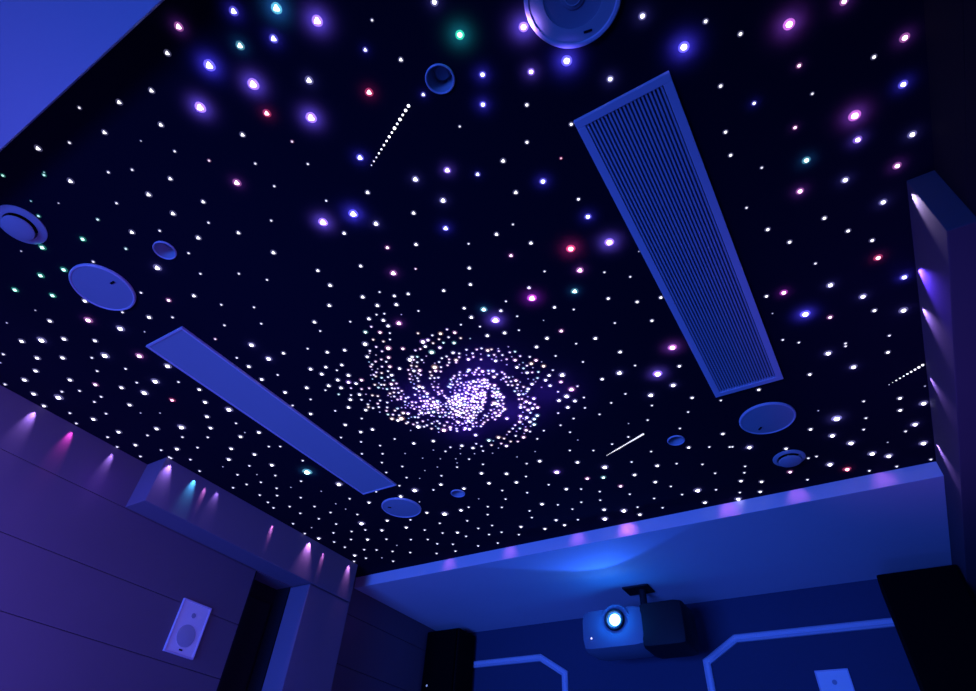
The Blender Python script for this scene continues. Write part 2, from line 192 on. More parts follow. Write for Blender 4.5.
BLOOM_COL = dict(w=(.42, .40, .80), b=(.22, .20, 1), v=(.50, .22, 1), p=(.85, .28, .62), r=(1, .10, .22), g=(.08, .85, .55), c=(.30, .75, .75), m=(.9, .12, .7), o=(.95, .50, .30))  # dim emissive ring round each star, standing in for lens bloom
BLOOM_STR = {1: .05, 2: .09, 3: .12, 4: .17, 5: .24}
SM, SK = {}, {}
for k, c in STAR_COL.items():
    for z, s in STR.items():
        m = mat('star_%s_%d' % (k, z), (.5, .5, .5), .4, .2, emit=c, strength=s)
        m.cycles.emission_sampling = 'NONE'
        SM[k, z] = m
        m = mat('star_bloom_%s_%d' % (k, z), (.05, .05, .06), .6, .1, emit=BLOOM_COL[k], strength=BLOOM_STR[z])
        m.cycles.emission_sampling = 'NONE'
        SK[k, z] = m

# ------------------------------------------------------------------ mesh helpers
def obj(name, bm, m, parent=None, smooth=False):
    me = bpy.data.meshes.new(name)
    bmesh.ops.recalc_face_normals(bm, faces=bm.faces)
    bm.to_mesh(me); bm.free()
    for x in (m if isinstance(m, list) else [m]): me.materials.append(x)
    if smooth:
        for p in me.polygons: p.use_smooth = True
        if hasattr(me, 'set_sharp_from_angle'): me.set_sharp_from_angle(angle=math.radians(40))
    o = bpy.data.objects.new(name, me); COL.objects.link(o)
    if parent: o.parent = parent
    return o
def box(bm, x0, x1, y0, y1, z0, z1, bev=0, mi=0):
    r = bmesh.ops.create_cube(bm, size=1, matrix=Matrix.Translation(((x0+x1)/2, (y0+y1)/2, (z0+z1)/2)) @ Matrix.Diagonal((x1-x0, y1-y0, z1-z0, 1)))
    fs = set(f for v in r['verts'] for f in v.link_faces)
    if bev:
        es = list(set(e for v in r['verts'] for e in v.link_edges))
        q = bmesh.ops.bevel(bm, geom=es, offset=bev, segments=2, affect='EDGES', profile=.6)
        fs = set(q['faces']) | set(f for f in fs if f.is_valid)
    for f in fs: f.material_index = mi
def lathe(bm, prof, cx=0, cy=0, cz=0, n=48, axis='Z', mi=0):
    """prof: (radius, height) pairs; revolved about Z (or Y)."""
    rings = []
    for r, h in prof:
        if r < 1e-6:
            p = (0, 0, h); rings.append([bm.verts.new(p)])
        else:
            rings.append([bm.verts.new((r*math.cos(2*PI*i/n), r*math.sin(2*PI*i/n), h)) for i in range(n)])
    vs = [v for g in rings for v in g]
    for a, b in zip(rings, rings[1:]):
        for i in range(n):
            j = (i+1) % n
            if len(a) == 1 and len(b) == 1: continue
            if len(a) == 1: f = bm.faces.new((a[0], b[j], b[i]))
            elif len(b) == 1: f = bm.faces.new((a[i], a[j], b[0]))
            else: f = bm.faces.new((a[i], a[j], b[j], b[i]))
            f.material_index = mi
    for v in vs:
        x, y, z = v.co
        if axis == 'Y': v.co = (x+cx, -z+cy, y+cz)
        elif axis == 'X': v.co = (z+cx, x+cy, y+cz)
        else: v.co = (x+cx, y+cy, z+cz)
def tag(o, label, cat, group=None):
    o['label'] = label; o['category'] = cat
    if group: o['group'] = group
    return o
def thing(name, loc, label, cat, group=None, rot=0):
    o = bpy.data.objects.new(name, None); COL.objects.link(o)
    o.empty_display_size = .05
    o.location = loc; o.rotation_euler = (0, 0, rot)
    return tag(o, label, cat, group)
def struct(name, bm, m, smooth=False):
    o = obj(name, bm, m, smooth=smooth); o['kind'] = 'structure'; return o
def copy_tree(root, loc, label):
    r = root.copy(); COL.objects.link(r); r.location = loc; r['label'] = label
    for c in root.children:
        d = c.copy(); COL.objects.link(d); d.parent = r
        for g in c.children:
            e = g.copy(); COL.objects.link(e); e.parent = d
    return r

# ------------------------------------------------------------------ room (eye at x=0, y=0)
XL, XR, YN, YF = -3.0, .54, -2.6, 4.08
ZC, ZS = 1.5, 1.425             # star ceiling, lowered borders
YB = 2.95                       # face of the far border
SPK = [(-2.003, .412), (-2.052, 2.250), (-.109, 2.283), (-.130, .420)]
DOWN = [(-.503, .420), (-1.644, .416), (-.498, 2.275), (-1.671, 2.253)]
VALVE = [(-1.985, .108), (-.091, 2.643)]

bm = bmesh.new(); box(bm, XL-.2, XR+.2, YN-.2, YF+.2, -.1, 0); struct('floor', bm, M['carpet'])
bm = bmesh.new(); box(bm, XL-.005, XR+.005, YN, YF, Z(ZC), Z(ZC)+.12)
ceil = struct('ceiling', bm, M['star_panel'])
bm = bmesh.new()
for x, y in DOWN: lathe(bm, [(0, -.05), (.034, -.05), (.034, .07), (0, .07)], x, y, Z(ZC), 40)
for x, y in VALVE: lathe(bm, [(0, -.05), (.052, -.05), (.052, .06), (0, .06)], x, y, Z(ZC), 40)
cut = obj('cutter', bm, M['slot'])
md = ceil.modifiers.new('holes', 'BOOLEAN'); md.object = cut; md.operation = 'DIFFERENCE'; md.solver = 'EXACT'
bpy.context.view_layer.update()
ev = ceil.evaluated_get(bpy.context.evaluated_depsgraph_get())
nm = bpy.data.meshes.new_from_object(ev); ceil.modifiers.clear(); ceil.data = nm
bpy.data.objects.remove(cut, do_unlink=True)

# boarded side wall with shadow gaps
def boards(bm, x, side, y0, y1, ztop, joints=(), courses=(1.252, .95, .682, .40, .11, -.18, -.47, -.76, -1.05)):
    zs = [ztop] + [c for c in courses if c < ztop-.02] + [-EYE]
    g = .0015
    ys = [y0] + [j for j in joints if y0 < j < y1] + [y1]
    for a, b in zip(zs, zs[1:]):
        for c, d in zip(ys, ys[1:]):
            xs = (x-.02, x) if side > 0 else (x, x+.02)
            box(bm, xs[0], xs[1], c+g, d-g, Z(b)+g, Z(a)-g if a != ztop else Z(a), .0015)
    xs = (x-.20, x-.012) if side > 0 else (x+.012, x+.20)
    box(bm, xs[0], xs[1], y0, y1, 0, Z(ztop))
bm = bmesh.new()
boards(bm, XL, 1, YN, 2.14, ZC, joints=(-1.2, .05))
boards(bm, XL, 1, 2.80, YF, ZC)
box(bm, XL-.20, XL-.0, 2.14, 2.42, Z(1.25), Z(ZC))          # header over the doorway
box(bm, XL-.20, XL-.0, 2.42, 2.80, 0, Z(ZC))
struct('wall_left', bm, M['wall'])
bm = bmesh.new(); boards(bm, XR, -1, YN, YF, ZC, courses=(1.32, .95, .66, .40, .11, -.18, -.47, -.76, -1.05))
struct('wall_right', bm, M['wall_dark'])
bm = bmesh.new(); box(bm, XL-.2, XR+.2, YF, YF+.15, 0, Z(ZC)+.1); struct('wall_far', bm, M['far'])
bm = bmesh.new(); box(bm, XL-.2, XR+.2, YN-.15, YN, 0, Z(ZC)+.1); struct('wall_near', bm, M['far'])
# recessed black door in the left wall
bm = bmesh.new(); box(bm, XL-.19, XL-.12, 2.14, 2.42, 0, Z(1.25)); box(bm, XL-.12, XL-.10, 2.17, 2.39, .1, Z(1.15), .004)
box(bm, XL-.12, XL-.001, 2.412, 2.419, 0, Z(1.25)); box(bm, XL-.12, XL-.001, 2.141, 2.148, 0, Z(1.25)); struct('door_1', bm, M['door'])
bm = bmesh.new()                                            # pier beside the door, two courses deep
box(bm, XL-.01, -2.837, 2.42, 2.78, 0, Z(1.248), .004)
struct('trim_1', bm, M['box'])
# lowered ceiling borders
bm = bmesh.new(); box(bm, XL, .472, YB, YF, Z(ZS), Z(ZC)-.0005, .002); struct('trim_2', bm, M['white'])
bm = bmesh.new(); box(bm, XL, XR, YN, -.0665, Z(ZS), Z(ZC)-.0005, .002); struct('trim_3', bm, M['white'])
# boxed-in ducts along both side walls
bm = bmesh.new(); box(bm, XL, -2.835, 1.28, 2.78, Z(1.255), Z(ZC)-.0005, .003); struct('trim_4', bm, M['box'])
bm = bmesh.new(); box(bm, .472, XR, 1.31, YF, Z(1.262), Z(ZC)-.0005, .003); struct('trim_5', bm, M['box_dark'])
# octagonal wall mouldings
def frame_bar(name, pts, w=.044, t=.024):
    bm = bmesh.new()
    n = len(pts)
    inner, outer = [], []
    for i in range(n):
        p = Vector(pts[i]); a = Vector(pts[i-1]); b = Vector(pts[(i+1) % n])
        d1 = (p-a).normalized(); d2 = (b-p).normalized()
        n1 = Vector((-d1.y, d1.x)); n2 = Vector((-d2.y, d2.x)); m = (n1+n2).normalized()
        k = w/2/max(.3, m.dot(n1)); inner.append(p+m*k); outer.append(p-m*k)
    prof = [(0, 0), (0, .7), (.18, 1), (.35, .75), (.65, .75), (.82, 1), (1, .7), (1, 0)]
    rings = []
    for i in range(n):
        rings.append([bm.verts.new((inner[i].lerp(outer[i], u).x, YF-h*t, Z(inner[i].lerp(outer[i], u).y))) for u, h in prof])
    for i in range(n):
        a, b = rings[i], rings[(i+1) % n]
        for k in range(len(prof)-1): bm.faces.new((a[k], a[k+1], b[k+1], b[k]))
        bm.faces.new((a[-1], a[0], b[0], b[-1]))
    struct(name, bm, M['moulding'])
def octa(x0, x1, z0, z1, cx, cz):
    return [(x0+cx, z1), (x1-cx, z1), (x1, z1-cz), (x1, z0+cz), (x1-cx, z0), (x0+cx, z0), (x0, z0+cz), (x0, z1-cz)]
frame_bar('trim_6', octa(-2.93, -1.940, -.60, 1.190, .19, .115))
frame_bar('trim_7', octa(-.965, .36, -.60, 1.182, .20, .115))

# ------------------------------------------------------------------ ceiling fixtures
# slatted return-air grille
def air_grille():
    x0, x1, y0, y1 = -.256, .004, .690, 2.033
    t = thing('air_grille', ((x0+x1)/2, (y0+y1)/2, Z(ZC)), 'long white ceiling air grille with many narrow slats running lengthwise', 'air grille')
    w, l = (x1-x0)/2, (y1-y0)/2; f = .024
    bm = bmesh.new()
    box(bm, -w, w, -l, -l+f, -.012, 0, .002); box(bm, -w, w, l-f, l, -.012, 0, .002)
    box(bm, -w, -w+f, -l+f, l-f, -.012, 0, .002); box(bm, w-f, w, -l+f, l-f, -.012, 0, .002)
    obj('frame', bm, M['grille_frame'], t)
    bm = bmesh.new(); box(bm, -w+.01, w-.01, -l+.01, l-.01, -.0012, -.0002); obj('backing', bm, M['gap'], t)
    n = 21; p = (2*w-2*f)/n
    for i in range(n):
        bm = bmesh.new(); c = -w+f+p*(i+.5)
        box(bm, c-p*.27, c+p*.27, -l+f-.002, l-f+.002, -.0095, -.0014, .0008)
        obj('slat', bm, M['slat'], t)
air_grille()
# smooth access panel
def hatch():
    x0, x1, y0, y1 = -2.142, -1.912, .686, 2.03
    t = thing('ceiling_panel', ((x0+x1)/2, (y0+y1)/2, Z(ZC)), 'long smooth white panel with thin rim set into the black star ceiling', 'ceiling panel')
    w, l = (x1-x0)/2, (y1-y0)/2; f = .009
    bm = bmesh.new()
    box(bm, -w, w, -l, -l+f, -.010, 0, .0015); box(bm, -w, w, l-f, l, -.010, 0, .0015)
    box(bm, -w, -w+f, -l+f, l-f, -.010, 0, .0015); box(bm, w-f, w, -l+f, l-f, -.010, 0, .0015)
    obj('frame', bm, M['rim'], t)
    bm = bmesh.new(); box(bm, -w+f, w-f, -l+f, l-f, -.007, -.0002); obj('cover', bm, M['panel'], t)
hatch()
# round ceiling speakers
def ceiling_speaker(loc, label):
    R = .112
    t = thing('ceiling_speaker', loc, label, 'speaker', 'round ceiling speakers')
    bm = bmesh.new(); lathe(bm, [(R, 0), (R, -.006), (R-.003, -.009), (R-.007, -.009), (R-.009, -.006), (R-.009, 0)], n=72); obj('rim', bm, M['rim'], t, True)
    bm = bmesh.new(); lathe(bm, [(R-.008, -.0005), (R-.008, -.0065), (R*.6, -.0085), (0, -.0095)], n=64); obj('grille', bm, M['speaker_cloth'], t, True)
    bm = bmesh.new(); box(bm, .055, .075, -.0040, .0040, -.0115, -.0070, .001); o = obj('badge', bm, M['slot'], t)
    o.rotation_euler.z = math.radians(20)
    return t
s0 = ceiling_speaker((*SPK[0], Z(ZC)), 'round white ceiling speaker beside the near end of the smooth panel')
s1 = copy_tree(s0, (*SPK[1], Z(ZC)), 'round white ceiling speaker beyond the far end of the smooth panel')
s2 = copy_tree(s0, (*SPK[2], Z(ZC)), 'round white ceiling speaker beyond the far end of the slatted grille')
s0.rotation_euler.z = math.radians(-20); s1.rotation_euler.z = math.radians(200); s2.rotation_euler.z = math.radians(110)
# the one nearest overhead shows its cone
def open_speaker():
    R = .112
    t = thing('ceiling_speaker', (*SPK[3], Z(ZC)), 'big round ceiling speaker at the top edge, showing inner rings and a black slot', 'speaker', 'round ceiling speakers')
    bm = bmesh.new(); lathe(bm, [(R, 0), (R, -.008), (R-.003, -.012), (R-.010, -.012), (R-.013, -.008), (R-.013, -.0005)], n=72); obj('rim', bm, M['rim'], t, True)
    bm = bmesh.new(); lathe(bm, [(R-.012, -.0005), (R-.012, -.0085), (.068, -.0085), (.066, -.0035)], n=72); obj('baffle', bm, M['fixture'], t, True)
    bm = bmesh.new(); lathe(bm, [(.067, -.0075), (.060, -.0050), (.030, -.0030), (.028, -.0030)], n=56); obj('cone', bm, M['cone'], t, True)
    bm = bmesh.new(); lathe(bm, [(.029, -.0028), (.027, -.0060), (.018, -.0085), (0, -.0105)], n=40); d = obj('dust_cap', bm, M['cone'], t, True)
    bm = bmesh.new(); lathe(bm, [(.019, -.0080), (.0185, -.0098), (.0165, -.0098), (.016, -.0080)], n=40); obj('ring', bm, M['fixture'], d, True)
    bm = bmesh.new(); box(bm, -.010, .010, -.0028, .0028, -.0100, -.0080, .0008); o = obj('slot', bm, M['slot'], t)
    o.location = (.000, .084, 0); o.rotation_euler.z = math.radians(12)
    return t
open_speaker()
# recessed downlights, switched off
def downlight(loc, label):
    t = thing('recessed_downlight', loc, label, 'downlight', 'small recessed downlights')
    bm = bmesh.new(); lathe(bm, [(.033, .0), (.0385, 0), (.0385, -.004), (.036, -.006), (.0335, -.004), (.033, .0)], n=48); obj('trim_ring', bm, M['rim'], t, True)
    bm = bmesh.new(); lathe(bm, [(.0330, -.003), (.0325, .02), (.028, .045), (.024, .055), (0, .056)], n=48); obj('reflector', bm, M['fixture'], t, True)
    bm = bmesh.new(); lathe(bm, [(.019, .055), (.019, .036), (.017, .033), (0, .031)], n=40); obj('bulb', bm, M['cone'], t, True)
    return t
d0 = downlight((*DOWN[0], Z(ZC)), 'small recessed downlight with pale ring near the top end of the dotted meteor')
copy_tree(d0, (*DOWN[1], Z(ZC)), 'small recessed downlight beside the round speaker that precedes the smooth panel')
copy_tree(d0, (*DOWN[2], Z(ZC)), 'small recessed downlight close to the bright end of the slanting meteor line')
copy_tree(d0, (*DOWN[3], Z(ZC)), 'small recessed downlight below the spiral galaxy, right of the far round speaker')
# disc valves
def valve(loc, label, r, k):
    t = thing('air_valve', loc, label, 'air valve', 'round ceiling air valves')
    bm = bmesh.new(); lathe(bm, [(.050*k, .0), (r, 0), (r, -.003), (.062*k, -.008), (.053*k, -.008), (.050*k, 0), (.0495*k, .02)], n=64); obj('ring', bm, M['fixture'], t, True)
    bm = bmesh.new(); lathe(bm, [(0, .012), (.006, .012), (.006, -.012), (.045*k, -.013), (.049*k, -.017), (.049*k, -.020), (.043*k, -.023), (0, -.025)], n=56); obj('disc', bm, M['fixture'], t, True)
    bm = bmesh.new(); lathe(bm, [(0, .050), (.0505, .050), (.0505, .018), (.0495*k, .018)], n=48); obj('duct', bm, M['slot'], t)
    return t
valve((*VALVE[0], Z(ZC)), 'round air valve with hanging disc where the green stars are', .078, 1.0)
valve((*VALVE[1], Z(ZC)), 'round air valve with curved slot near the far border, past the slatted grille', .070, 1.0)

# ------------------------------------------------------------------ stars
DISC = [(x, y, .114) for x, y in SPK] + [(x, y, .041) for x, y in DOWN] + [(VALVE[0][0], VALVE[0][1], .080), (VALVE[1][0], VALVE[1][1], .072)]
RECT = [(-.256, .004, .690, 2.033), (-2.142, -1.912, .686, 2.03)]
def dodge(x, y, r):
    for cx, cy, R in DISC:
        d = math.hypot(x-cx, y-cy)
        if d < R+r: x, y = cx+(x-cx)/d*(R+r), cy+(y-cy)/d*(R+r)
    for x0, x1, y0, y1 in RECT:
        if x0-r < x < x1+r and y0-r < y < y1+r:
            k = min((x-x0, 0), (x1-x, 1), (y-y0, 2), (y1-y, 3))[1]
            if k == 0: x = x0-r
            elif k == 1: x = x1+r
            elif k == 2: y = y0-r
            else: y = y1+r
    x = min(x, .47-r if y > 1.3 else XR-.005-r)
    if 1.27 < y < 2.79: x = max(x, -2.835+r)
    x = max(x, XL+r)
    return x, max(-.0665+r, min(y, YB-r))
PX = 1/575.8
RAD = {1: .72, 2: 1.10, 3: 1.48, 4: 1.9, 5: 2.45}
FWD = Vector((math.sin(YAW)*math.cos(PITCH), math.cos(YAW)*math.cos(PITCH), math.sin(PITCH)))
def star_radius(x, y, z):
    d = Vector((x, y, ZC)).length
    return RAD[z]*PX*d*.95
def parse(s):
    out = []
    for e in s.replace('\n', '').split(','):
        a, b, c = e.split(); out.append((int(a)/1000, int(b)/1000, int(c[:-1]), c[-1]))
    return out
def tip(bm, x, y, z, r, lobes=0, ph=0, n=12, mi=0, sk=None):
    """a fibre tip: a clear dome, its outline lobed to imitate lens flare, in a dim ring of painted bloom (material slot sk)"""
    def ring(k, h, a): return [bm.verts.new((x+k*r*(1+a*math.cos(lobes*(2*PI*i/n-ph)))*math.cos(2*PI*i/n), y+k*r*(1+a*math.cos(lobes*(2*PI*i/n-ph)))*math.sin(2*PI*i/n), z-h)) for i in range(n)]
    q = (.16 if lobes == 4 else .20) if lobes else 0  # lobes put the lens flare of a point into its shape
    A = ring(1, 0, q); B = ring(.82, r*.55, q*.8); D = ring(.42, r*.85, q*.5); c = bm.verts.new((x, y, z-r*.92))
    for i in range(n):
        j = (i+1) % n
        bm.faces.new((A[i], A[j], B[j], B[i])).material_index = mi
        bm.faces.new((B[i], B[j], D[j], D[i])).material_index = mi
        bm.faces.new((D[i], D[j], c)).material_index = mi
    bm.faces.new(A[::-1]).material_index = mi
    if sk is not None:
        E = ring(1.02, r*.30, q); F = ring(1.9, .0001, q*.15)  # outer ring glows as painted lens bloom
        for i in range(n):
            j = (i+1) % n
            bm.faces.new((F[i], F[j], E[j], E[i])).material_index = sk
stars = parse(STARS)
stars = [(*dodge(x, y, star_radius(x, y, z)*2+.001), z, c) for x, y, z, c in stars]
order = sorted(range(len(stars)), key=lambda i: -(stars[i][2]*10 - Vector((stars[i][0], stars[i][1], ZC)).length + (3 if stars[i][3] != 'w' else 0)))
single = order[:300]; rest = order[300:]

LAND = [("the big speaker's rim at the top edge", SPK[3][0], SPK[3][1]), ('the downlight above the dotted meteor', *DOWN[0]),
        ('the upper end of the dotted meteor', -.62, .43), ('the lower end of the dotted meteor', -.82, .52),
        ("the grille's near left corner", -.256, .69), ("the grille's near right corner", .004, .69),
        ("the middle of the grille's left side", -.256, 1.36), ("the middle of the grille's right side", .004, 1.36),
        ("the grille's far left corner", -.256, 2.033), ("the grille's far right corner", .004, 2.033),
        ('the speaker past the grille', *SPK[2]), ('the curved-slot valve at the far border', *VALVE[1]),
        ('the galaxy centre', -1.15, 1.56), ('the small downlight below the galaxy', *DOWN[3]),
        ('the round speaker past the panel', *SPK[1]), ("the smooth panel's near corner", -2.142, .686),
        ("the smooth panel's far corner", -1.93, 2.03), ("the middle of the panel's galaxy side", -1.92, 1.36),
        ("the middle of the panel's wall side", -2.14, 1.36), ('the round speaker before the panel', *SPK[0]),
        ('the valve with green stars', *VALVE[0]), ('the little downlight before the panel', *DOWN[1]),
        ('the slanting solid-looking meteor', -.72, 2.21), ('the short meteor beside the right boxing', .40, 2.23),
        ("the left boxing's near end", -2.86, 1.28), ("the right boxing's near end", .47, 1.31),
        ('the far left ceiling corner', -2.9, 2.93), ('the far right ceiling corner', .47, 2.94),
        ('the middle of the far border', -1.1, 2.95), ('the blue border at the top left', -1.4, -.07),
        ('the left wall edge', -3.0, .8)]
CN = dict(w='white', b='blue-white', v='violet', p='pink', r='red', g='green', c='cyan-white', m='magenta')
SN = {5: 'large', 4: 'bright', 3: 'medium', 2: 'small', 1: 'tiny'}
ORD = ['nearest', 'second nearest', 'third nearest', 'fourth nearest', 'fifth nearest', 'sixth nearest', 'seventh nearest', 'eighth nearest', 'ninth nearest', 'tenth nearest', 'eleventh nearest', 'twelfth nearest', 'thirteenth nearest', 'fourteenth nearest']
bucket = {}
for i in single:
    x, y, z, c = stars[i]
    k = min(range(len(LAND)), key=lambda k: math.hypot(x-LAND[k][1], y-LAND[k][2]))
    bucket.setdefault((k, z, c), []).append((math.hypot(x-LAND[k][1], y-LAND[k][2]), i))
LABEL = {}
for (k, z, c), L in bucket.items():
    for n, (d, i) in enumerate(sorted(L)):
        LABEL[i] = '%s %s ceiling star, %s to %s' % (SN[z], CN[c], ORD[min(n, 13)], LAND[k][0])
cache = {}
def star_mesh(z, c, r, lob):
    key = (z, c, round(r*1000), lob)
    if key not in cache:
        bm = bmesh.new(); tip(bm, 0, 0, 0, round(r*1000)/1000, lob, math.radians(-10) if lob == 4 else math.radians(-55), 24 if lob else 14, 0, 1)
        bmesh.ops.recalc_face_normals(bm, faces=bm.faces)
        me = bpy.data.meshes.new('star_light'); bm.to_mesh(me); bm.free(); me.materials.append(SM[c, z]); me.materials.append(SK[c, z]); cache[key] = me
    return cache[key]
for i in single:
    x, y, z, c = stars[i]; r = star_radius(x, y, z)
    lob = 0 if x > -.45 else (4 if x < -1.75 and y < 1.6 else 3)
    o = bpy.data.objects.new('star_light', star_mesh(z, c, r*(1.08 if lob else 1), lob)); COL.objects.link(o)
    o.location = (x, y, Z(ZC)); tag(o, LABEL[i], 'star light', 'star lights on the ceiling')
def mass(name, L, label, cat, k=1):
    keys = sorted(set((c, z) for x, y, z, c in L)); idx = {k: n for n, k in enumerate(keys)}
    bm = bmesh.new()
    for x, y, z, c in L:
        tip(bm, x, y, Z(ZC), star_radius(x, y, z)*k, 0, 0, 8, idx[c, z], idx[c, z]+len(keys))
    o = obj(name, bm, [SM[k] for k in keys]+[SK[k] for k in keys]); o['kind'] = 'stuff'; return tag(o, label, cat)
mass('star_lights', [stars[i] for i in rest], 'countless tiny white star points sprinkled between the larger stars on the ceiling', 'star lights')
gal = [(*dodge(x, y, .004), z, (random.choice('wwpvopwoc') if c == 'w' else c)) for x, y, z, c in parse(GALAXY)]
mass('galaxy_of_star_points', gal, 'spiral galaxy of densely packed pink and white light points on the ceiling', 'galaxy lights', 1.13)

# meteors: rows of dots on a thin black strip
def meteor(a, b, n, r0, r1, label, weights=None, brightness=4):
    A, B = Vector(a), Vector(b); d = B-A
    t = thing('meteor_light', (A.x, A.y, Z(ZC)), label, 'meteor light', 'meteor lights on the ceiling')
    t.rotation_euler.z = math.atan2(d.y, d.x); L = d.length
    bm = bmesh.new(); box(bm, -.004, L+.004, -.0035, .0035, -.0014, 0, .0004); obj('strip', bm, M['star_panel'], t)
    for i in range(n):
        u = i/(n-1); r = r0+(r1-r0)*u
        r *= .85
        if weights and i < len(weights): r *= weights[i]
        bm = bmesh.new(); tip(bm, 0, 0, 0, r, 0, 0, 12)
        k = brightness if u < .6 else 3 if u < .85 else 2
        o = obj('light_point', bm, SM['w', k], t); o.location = (L*u, 0, -.0013)
meteor((-.617, .435), (-.818, .521), 15, .0050, .0026, 'dotted meteor trail slanting below the small round downlight near the top', (1, 1, .75, 1.1, .85, 1.25, .85, 1.1, .9, 1.1, 1, 1.1, 1.1, 1.25, 1))
meteor((-.611, 2.163), (-.822, 2.254), 24, .0062, .0028, 'meteor trail of merging dots between galaxy and small far downlight', None, 2)
meteor((.462, 2.193), (.346, 2.264), 10, .0058, .0028, 'short meteor trail ending at the violet-lit right boxing', (1, 1.1, 1, 1, 1, .9, 1, 1, .7, .8), 3)

# ------------------------------------------------------------------ wall speakers
def wall_speaker(loc, rot, label):
    # built facing -Y about its back centre, w .172 h .25
    t = thing('wall_speaker', loc, label, 'speaker', 'rectangular white wall speakers', rot)
    w, h = .086, .125
    bm = bmesh.new(); box(bm, -w, w, -.014, 0, -h, -h+.008, .002); box(bm, -w, w, -.014, 0, h-.008, h, .002)
    box(bm, -w, -w+.008, -.014, 0, -h+.008, h-.008, .002); box(bm, w-.008, w, -.014, 0, -h+.008, h-.008, .002); obj('frame', bm, M['rim'], t)
    bm = bmesh.new(); box(bm, -w+.007, w-.007, -.010, -.0005, -h+.007, h-.007); obj('grille', bm, M['wall_fixture'], t)
    bm = bmesh.new(); lathe(bm, [(0, .0125), (.048, .0122), (.052, .0118), (.052, .009)], 0, 0, -.035, 56, 'Y'); obj('woofer', bm, M['fixture'], t, True)
    bm = bmesh.new(); lathe(bm, [(0, .0125), (.012, .0120), (.013, .009)], 0, 0, .062, 32, 'Y'); obj('tweeter', bm, M['speaker_cloth'], t, True)
    bm = bmesh.new(); box(bm, -.009, .009, -.0135, -.0095, -.104, -.097, .001); obj('badge', bm, M['slot'], t)
    return t
ws = wall_speaker((XL+.0005, 1.852, Z(.848)), PI/2, 'white rectangular speaker on the boarded left wall beneath the boxing')
copy_tree(ws, (-.292, YF-.0005, Z(.848)), 'white rectangular speaker on the dark blue far wall inside a moulded frame').rotation_euler.z = 0

# ------------------------------------------------------------------ corner cabinets
def corner_speaker(x0, x1, y0, z0, z1, label, led=None):
    t = thing('corner_speaker', ((x0+x1)/2, YF-.001, Z(z0)), label, 'corner speaker', 'big black corner speakers')
    w = (x1-x0)/2; d = YF-.001-y0; h = z1-z0
    bm = bmesh.new(); box(bm, -w, w, -d+.02, -.03, 0, h, .012); obj('cabinet', bm, M['black'], t)
    bm = bmesh.new(); box(bm, -w+.012, w-.012, -d, -d+.022, .012, h-.012, .006); obj('front_cloth', bm, M['black_cloth'], t)
    bm = bmesh.new(); box(bm, -.06, .06, -.032, 0, h*.3, h*.7, .003); obj('wall_bracket', bm, M['black'], t)
    if led:
        bm = bmesh.new(); lathe(bm, [(0, .004), (.006, .003), (.008, 0)], 0, 0, 0, 20, 'Y'); o = obj('indicator_light', bm, M['led'], t); o.location = (led[0], -d-.0005, led[1])
corner_speaker(-2.985, -2.69, 3.80, .35, 1.385, 'tall black speaker with a faint indicator dot, in the far left corner', (-.085, .655))
corner_speaker(.092, .468, 3.76, .55, 1.345, 'black box speaker hanging in the far right corner below the white border')

# ------------------------------------------------------------------ projector
t = thing('projector', (-1.20, 3.70, Z(ZS)), 'dark ceiling projector with glowing cyan lens hanging from the white border', 'projector')
def rel(z): return z-ZS
bm = bmesh.new(); box(bm, -.36, .05, -.20, .10, rel(1.275)-.245, rel(1.275), .07); obj('body', bm, M['proj'], t, True)
bm = bmesh.new(); box(bm, .01, .285, -.19, .10, rel(1.275)-.255, rel(1.275)+.003, .05); obj('dark_side_block', bm, M['proj_dark'], t, True)  # plain dark block at the right of the projector body
bm = bmesh.new(); lathe(bm, [(.062, -.01), (.062, .020), (.056, .026), (.047, .026), (.045, .014)], -.125, -.195, rel(1.187), 56, 'Y'); ring = obj('lens_ring', bm, M['proj_dark'], t, True)
bm = bmesh.new(); lathe(bm, [(0, .026), (.012, .025), (.024, .021), (.031, .014), (.031, .002)], -.125, -.195, rel(1.187), 40, 'Y'); obj('lens', bm, M['lens'], t, True)
bm = bmesh.new(); lathe(bm, [(0, .002), (.088, .002), (.094, -.006)], -.125, -.1985, rel(1.187), 56, 'Y'); obj('front_collar', bm, M['collar'], t, True)
bm = bmesh.new(); lathe(bm, [(0, .003), (.005, .002), (.006, -.001)], -.285, -.1995, rel(1.10), 20, 'Y'); obj('indicator_light', bm, M['led_pink'], t)
bm = bmesh.new(); box(bm, -.11, .06, -.07, .07, -.012, -.0005, .004); lathe(bm, [(.022, -.01), (.022, rel(1.275)-.005)], 0, 0, 0, 24); box(bm, -.10, .10, -.07, .07, rel(1.275)-.003, rel(1.275)+.012, .003)
obj('ceiling_mount', bm, M['proj_dark'], t)

# ------------------------------------------------------------------ lights
def look(o, d): o.rotation_euler = Vector(d).to_track_quat('-Z', 'Y').to_euler()
def area(name, loc, d, sx, sy, col, p, spread=180):
    l = bpy.data.lights.new(name, 'AREA'); l.shape = 'RECTANGLE'; l.size = sx; l.size_y = sy; l.color = col; l.energy = p; l.spread = math.radians(spread)
    o = bpy.data.objects.new(name, l); COL.objects.link(o); o.location = loc; look(o, d); return o
def spot(name, loc, d, deg, col, p, blend=.8, r=.002):
    l = bpy.data.lights.new(name, 'SPOT'); l.spot_size = math.radians(deg); l.spot_blend = blend; l.color = col; l.energy = p; l.shadow_soft_size = r
    o = bpy.data.objects.new(name, l); COL.objects.link(o); o.location = loc; look(o, d); return o
def point(name, loc, col, p, r=.01):
    l = bpy.data.lights.new(name, 'POINT'); l.color = col; l.energy = p; l.shadow_soft_size = r
    o = bpy.data.objects.new(name, l); COL.objects.link(o); o.location = loc; return o
BLUE = (.030, .120, 1.0)
area('screen_light', (-1.5, -2.45, .75), (0, 1, .16), 2.4, 1.2, BLUE, L_SCREEN, 78)
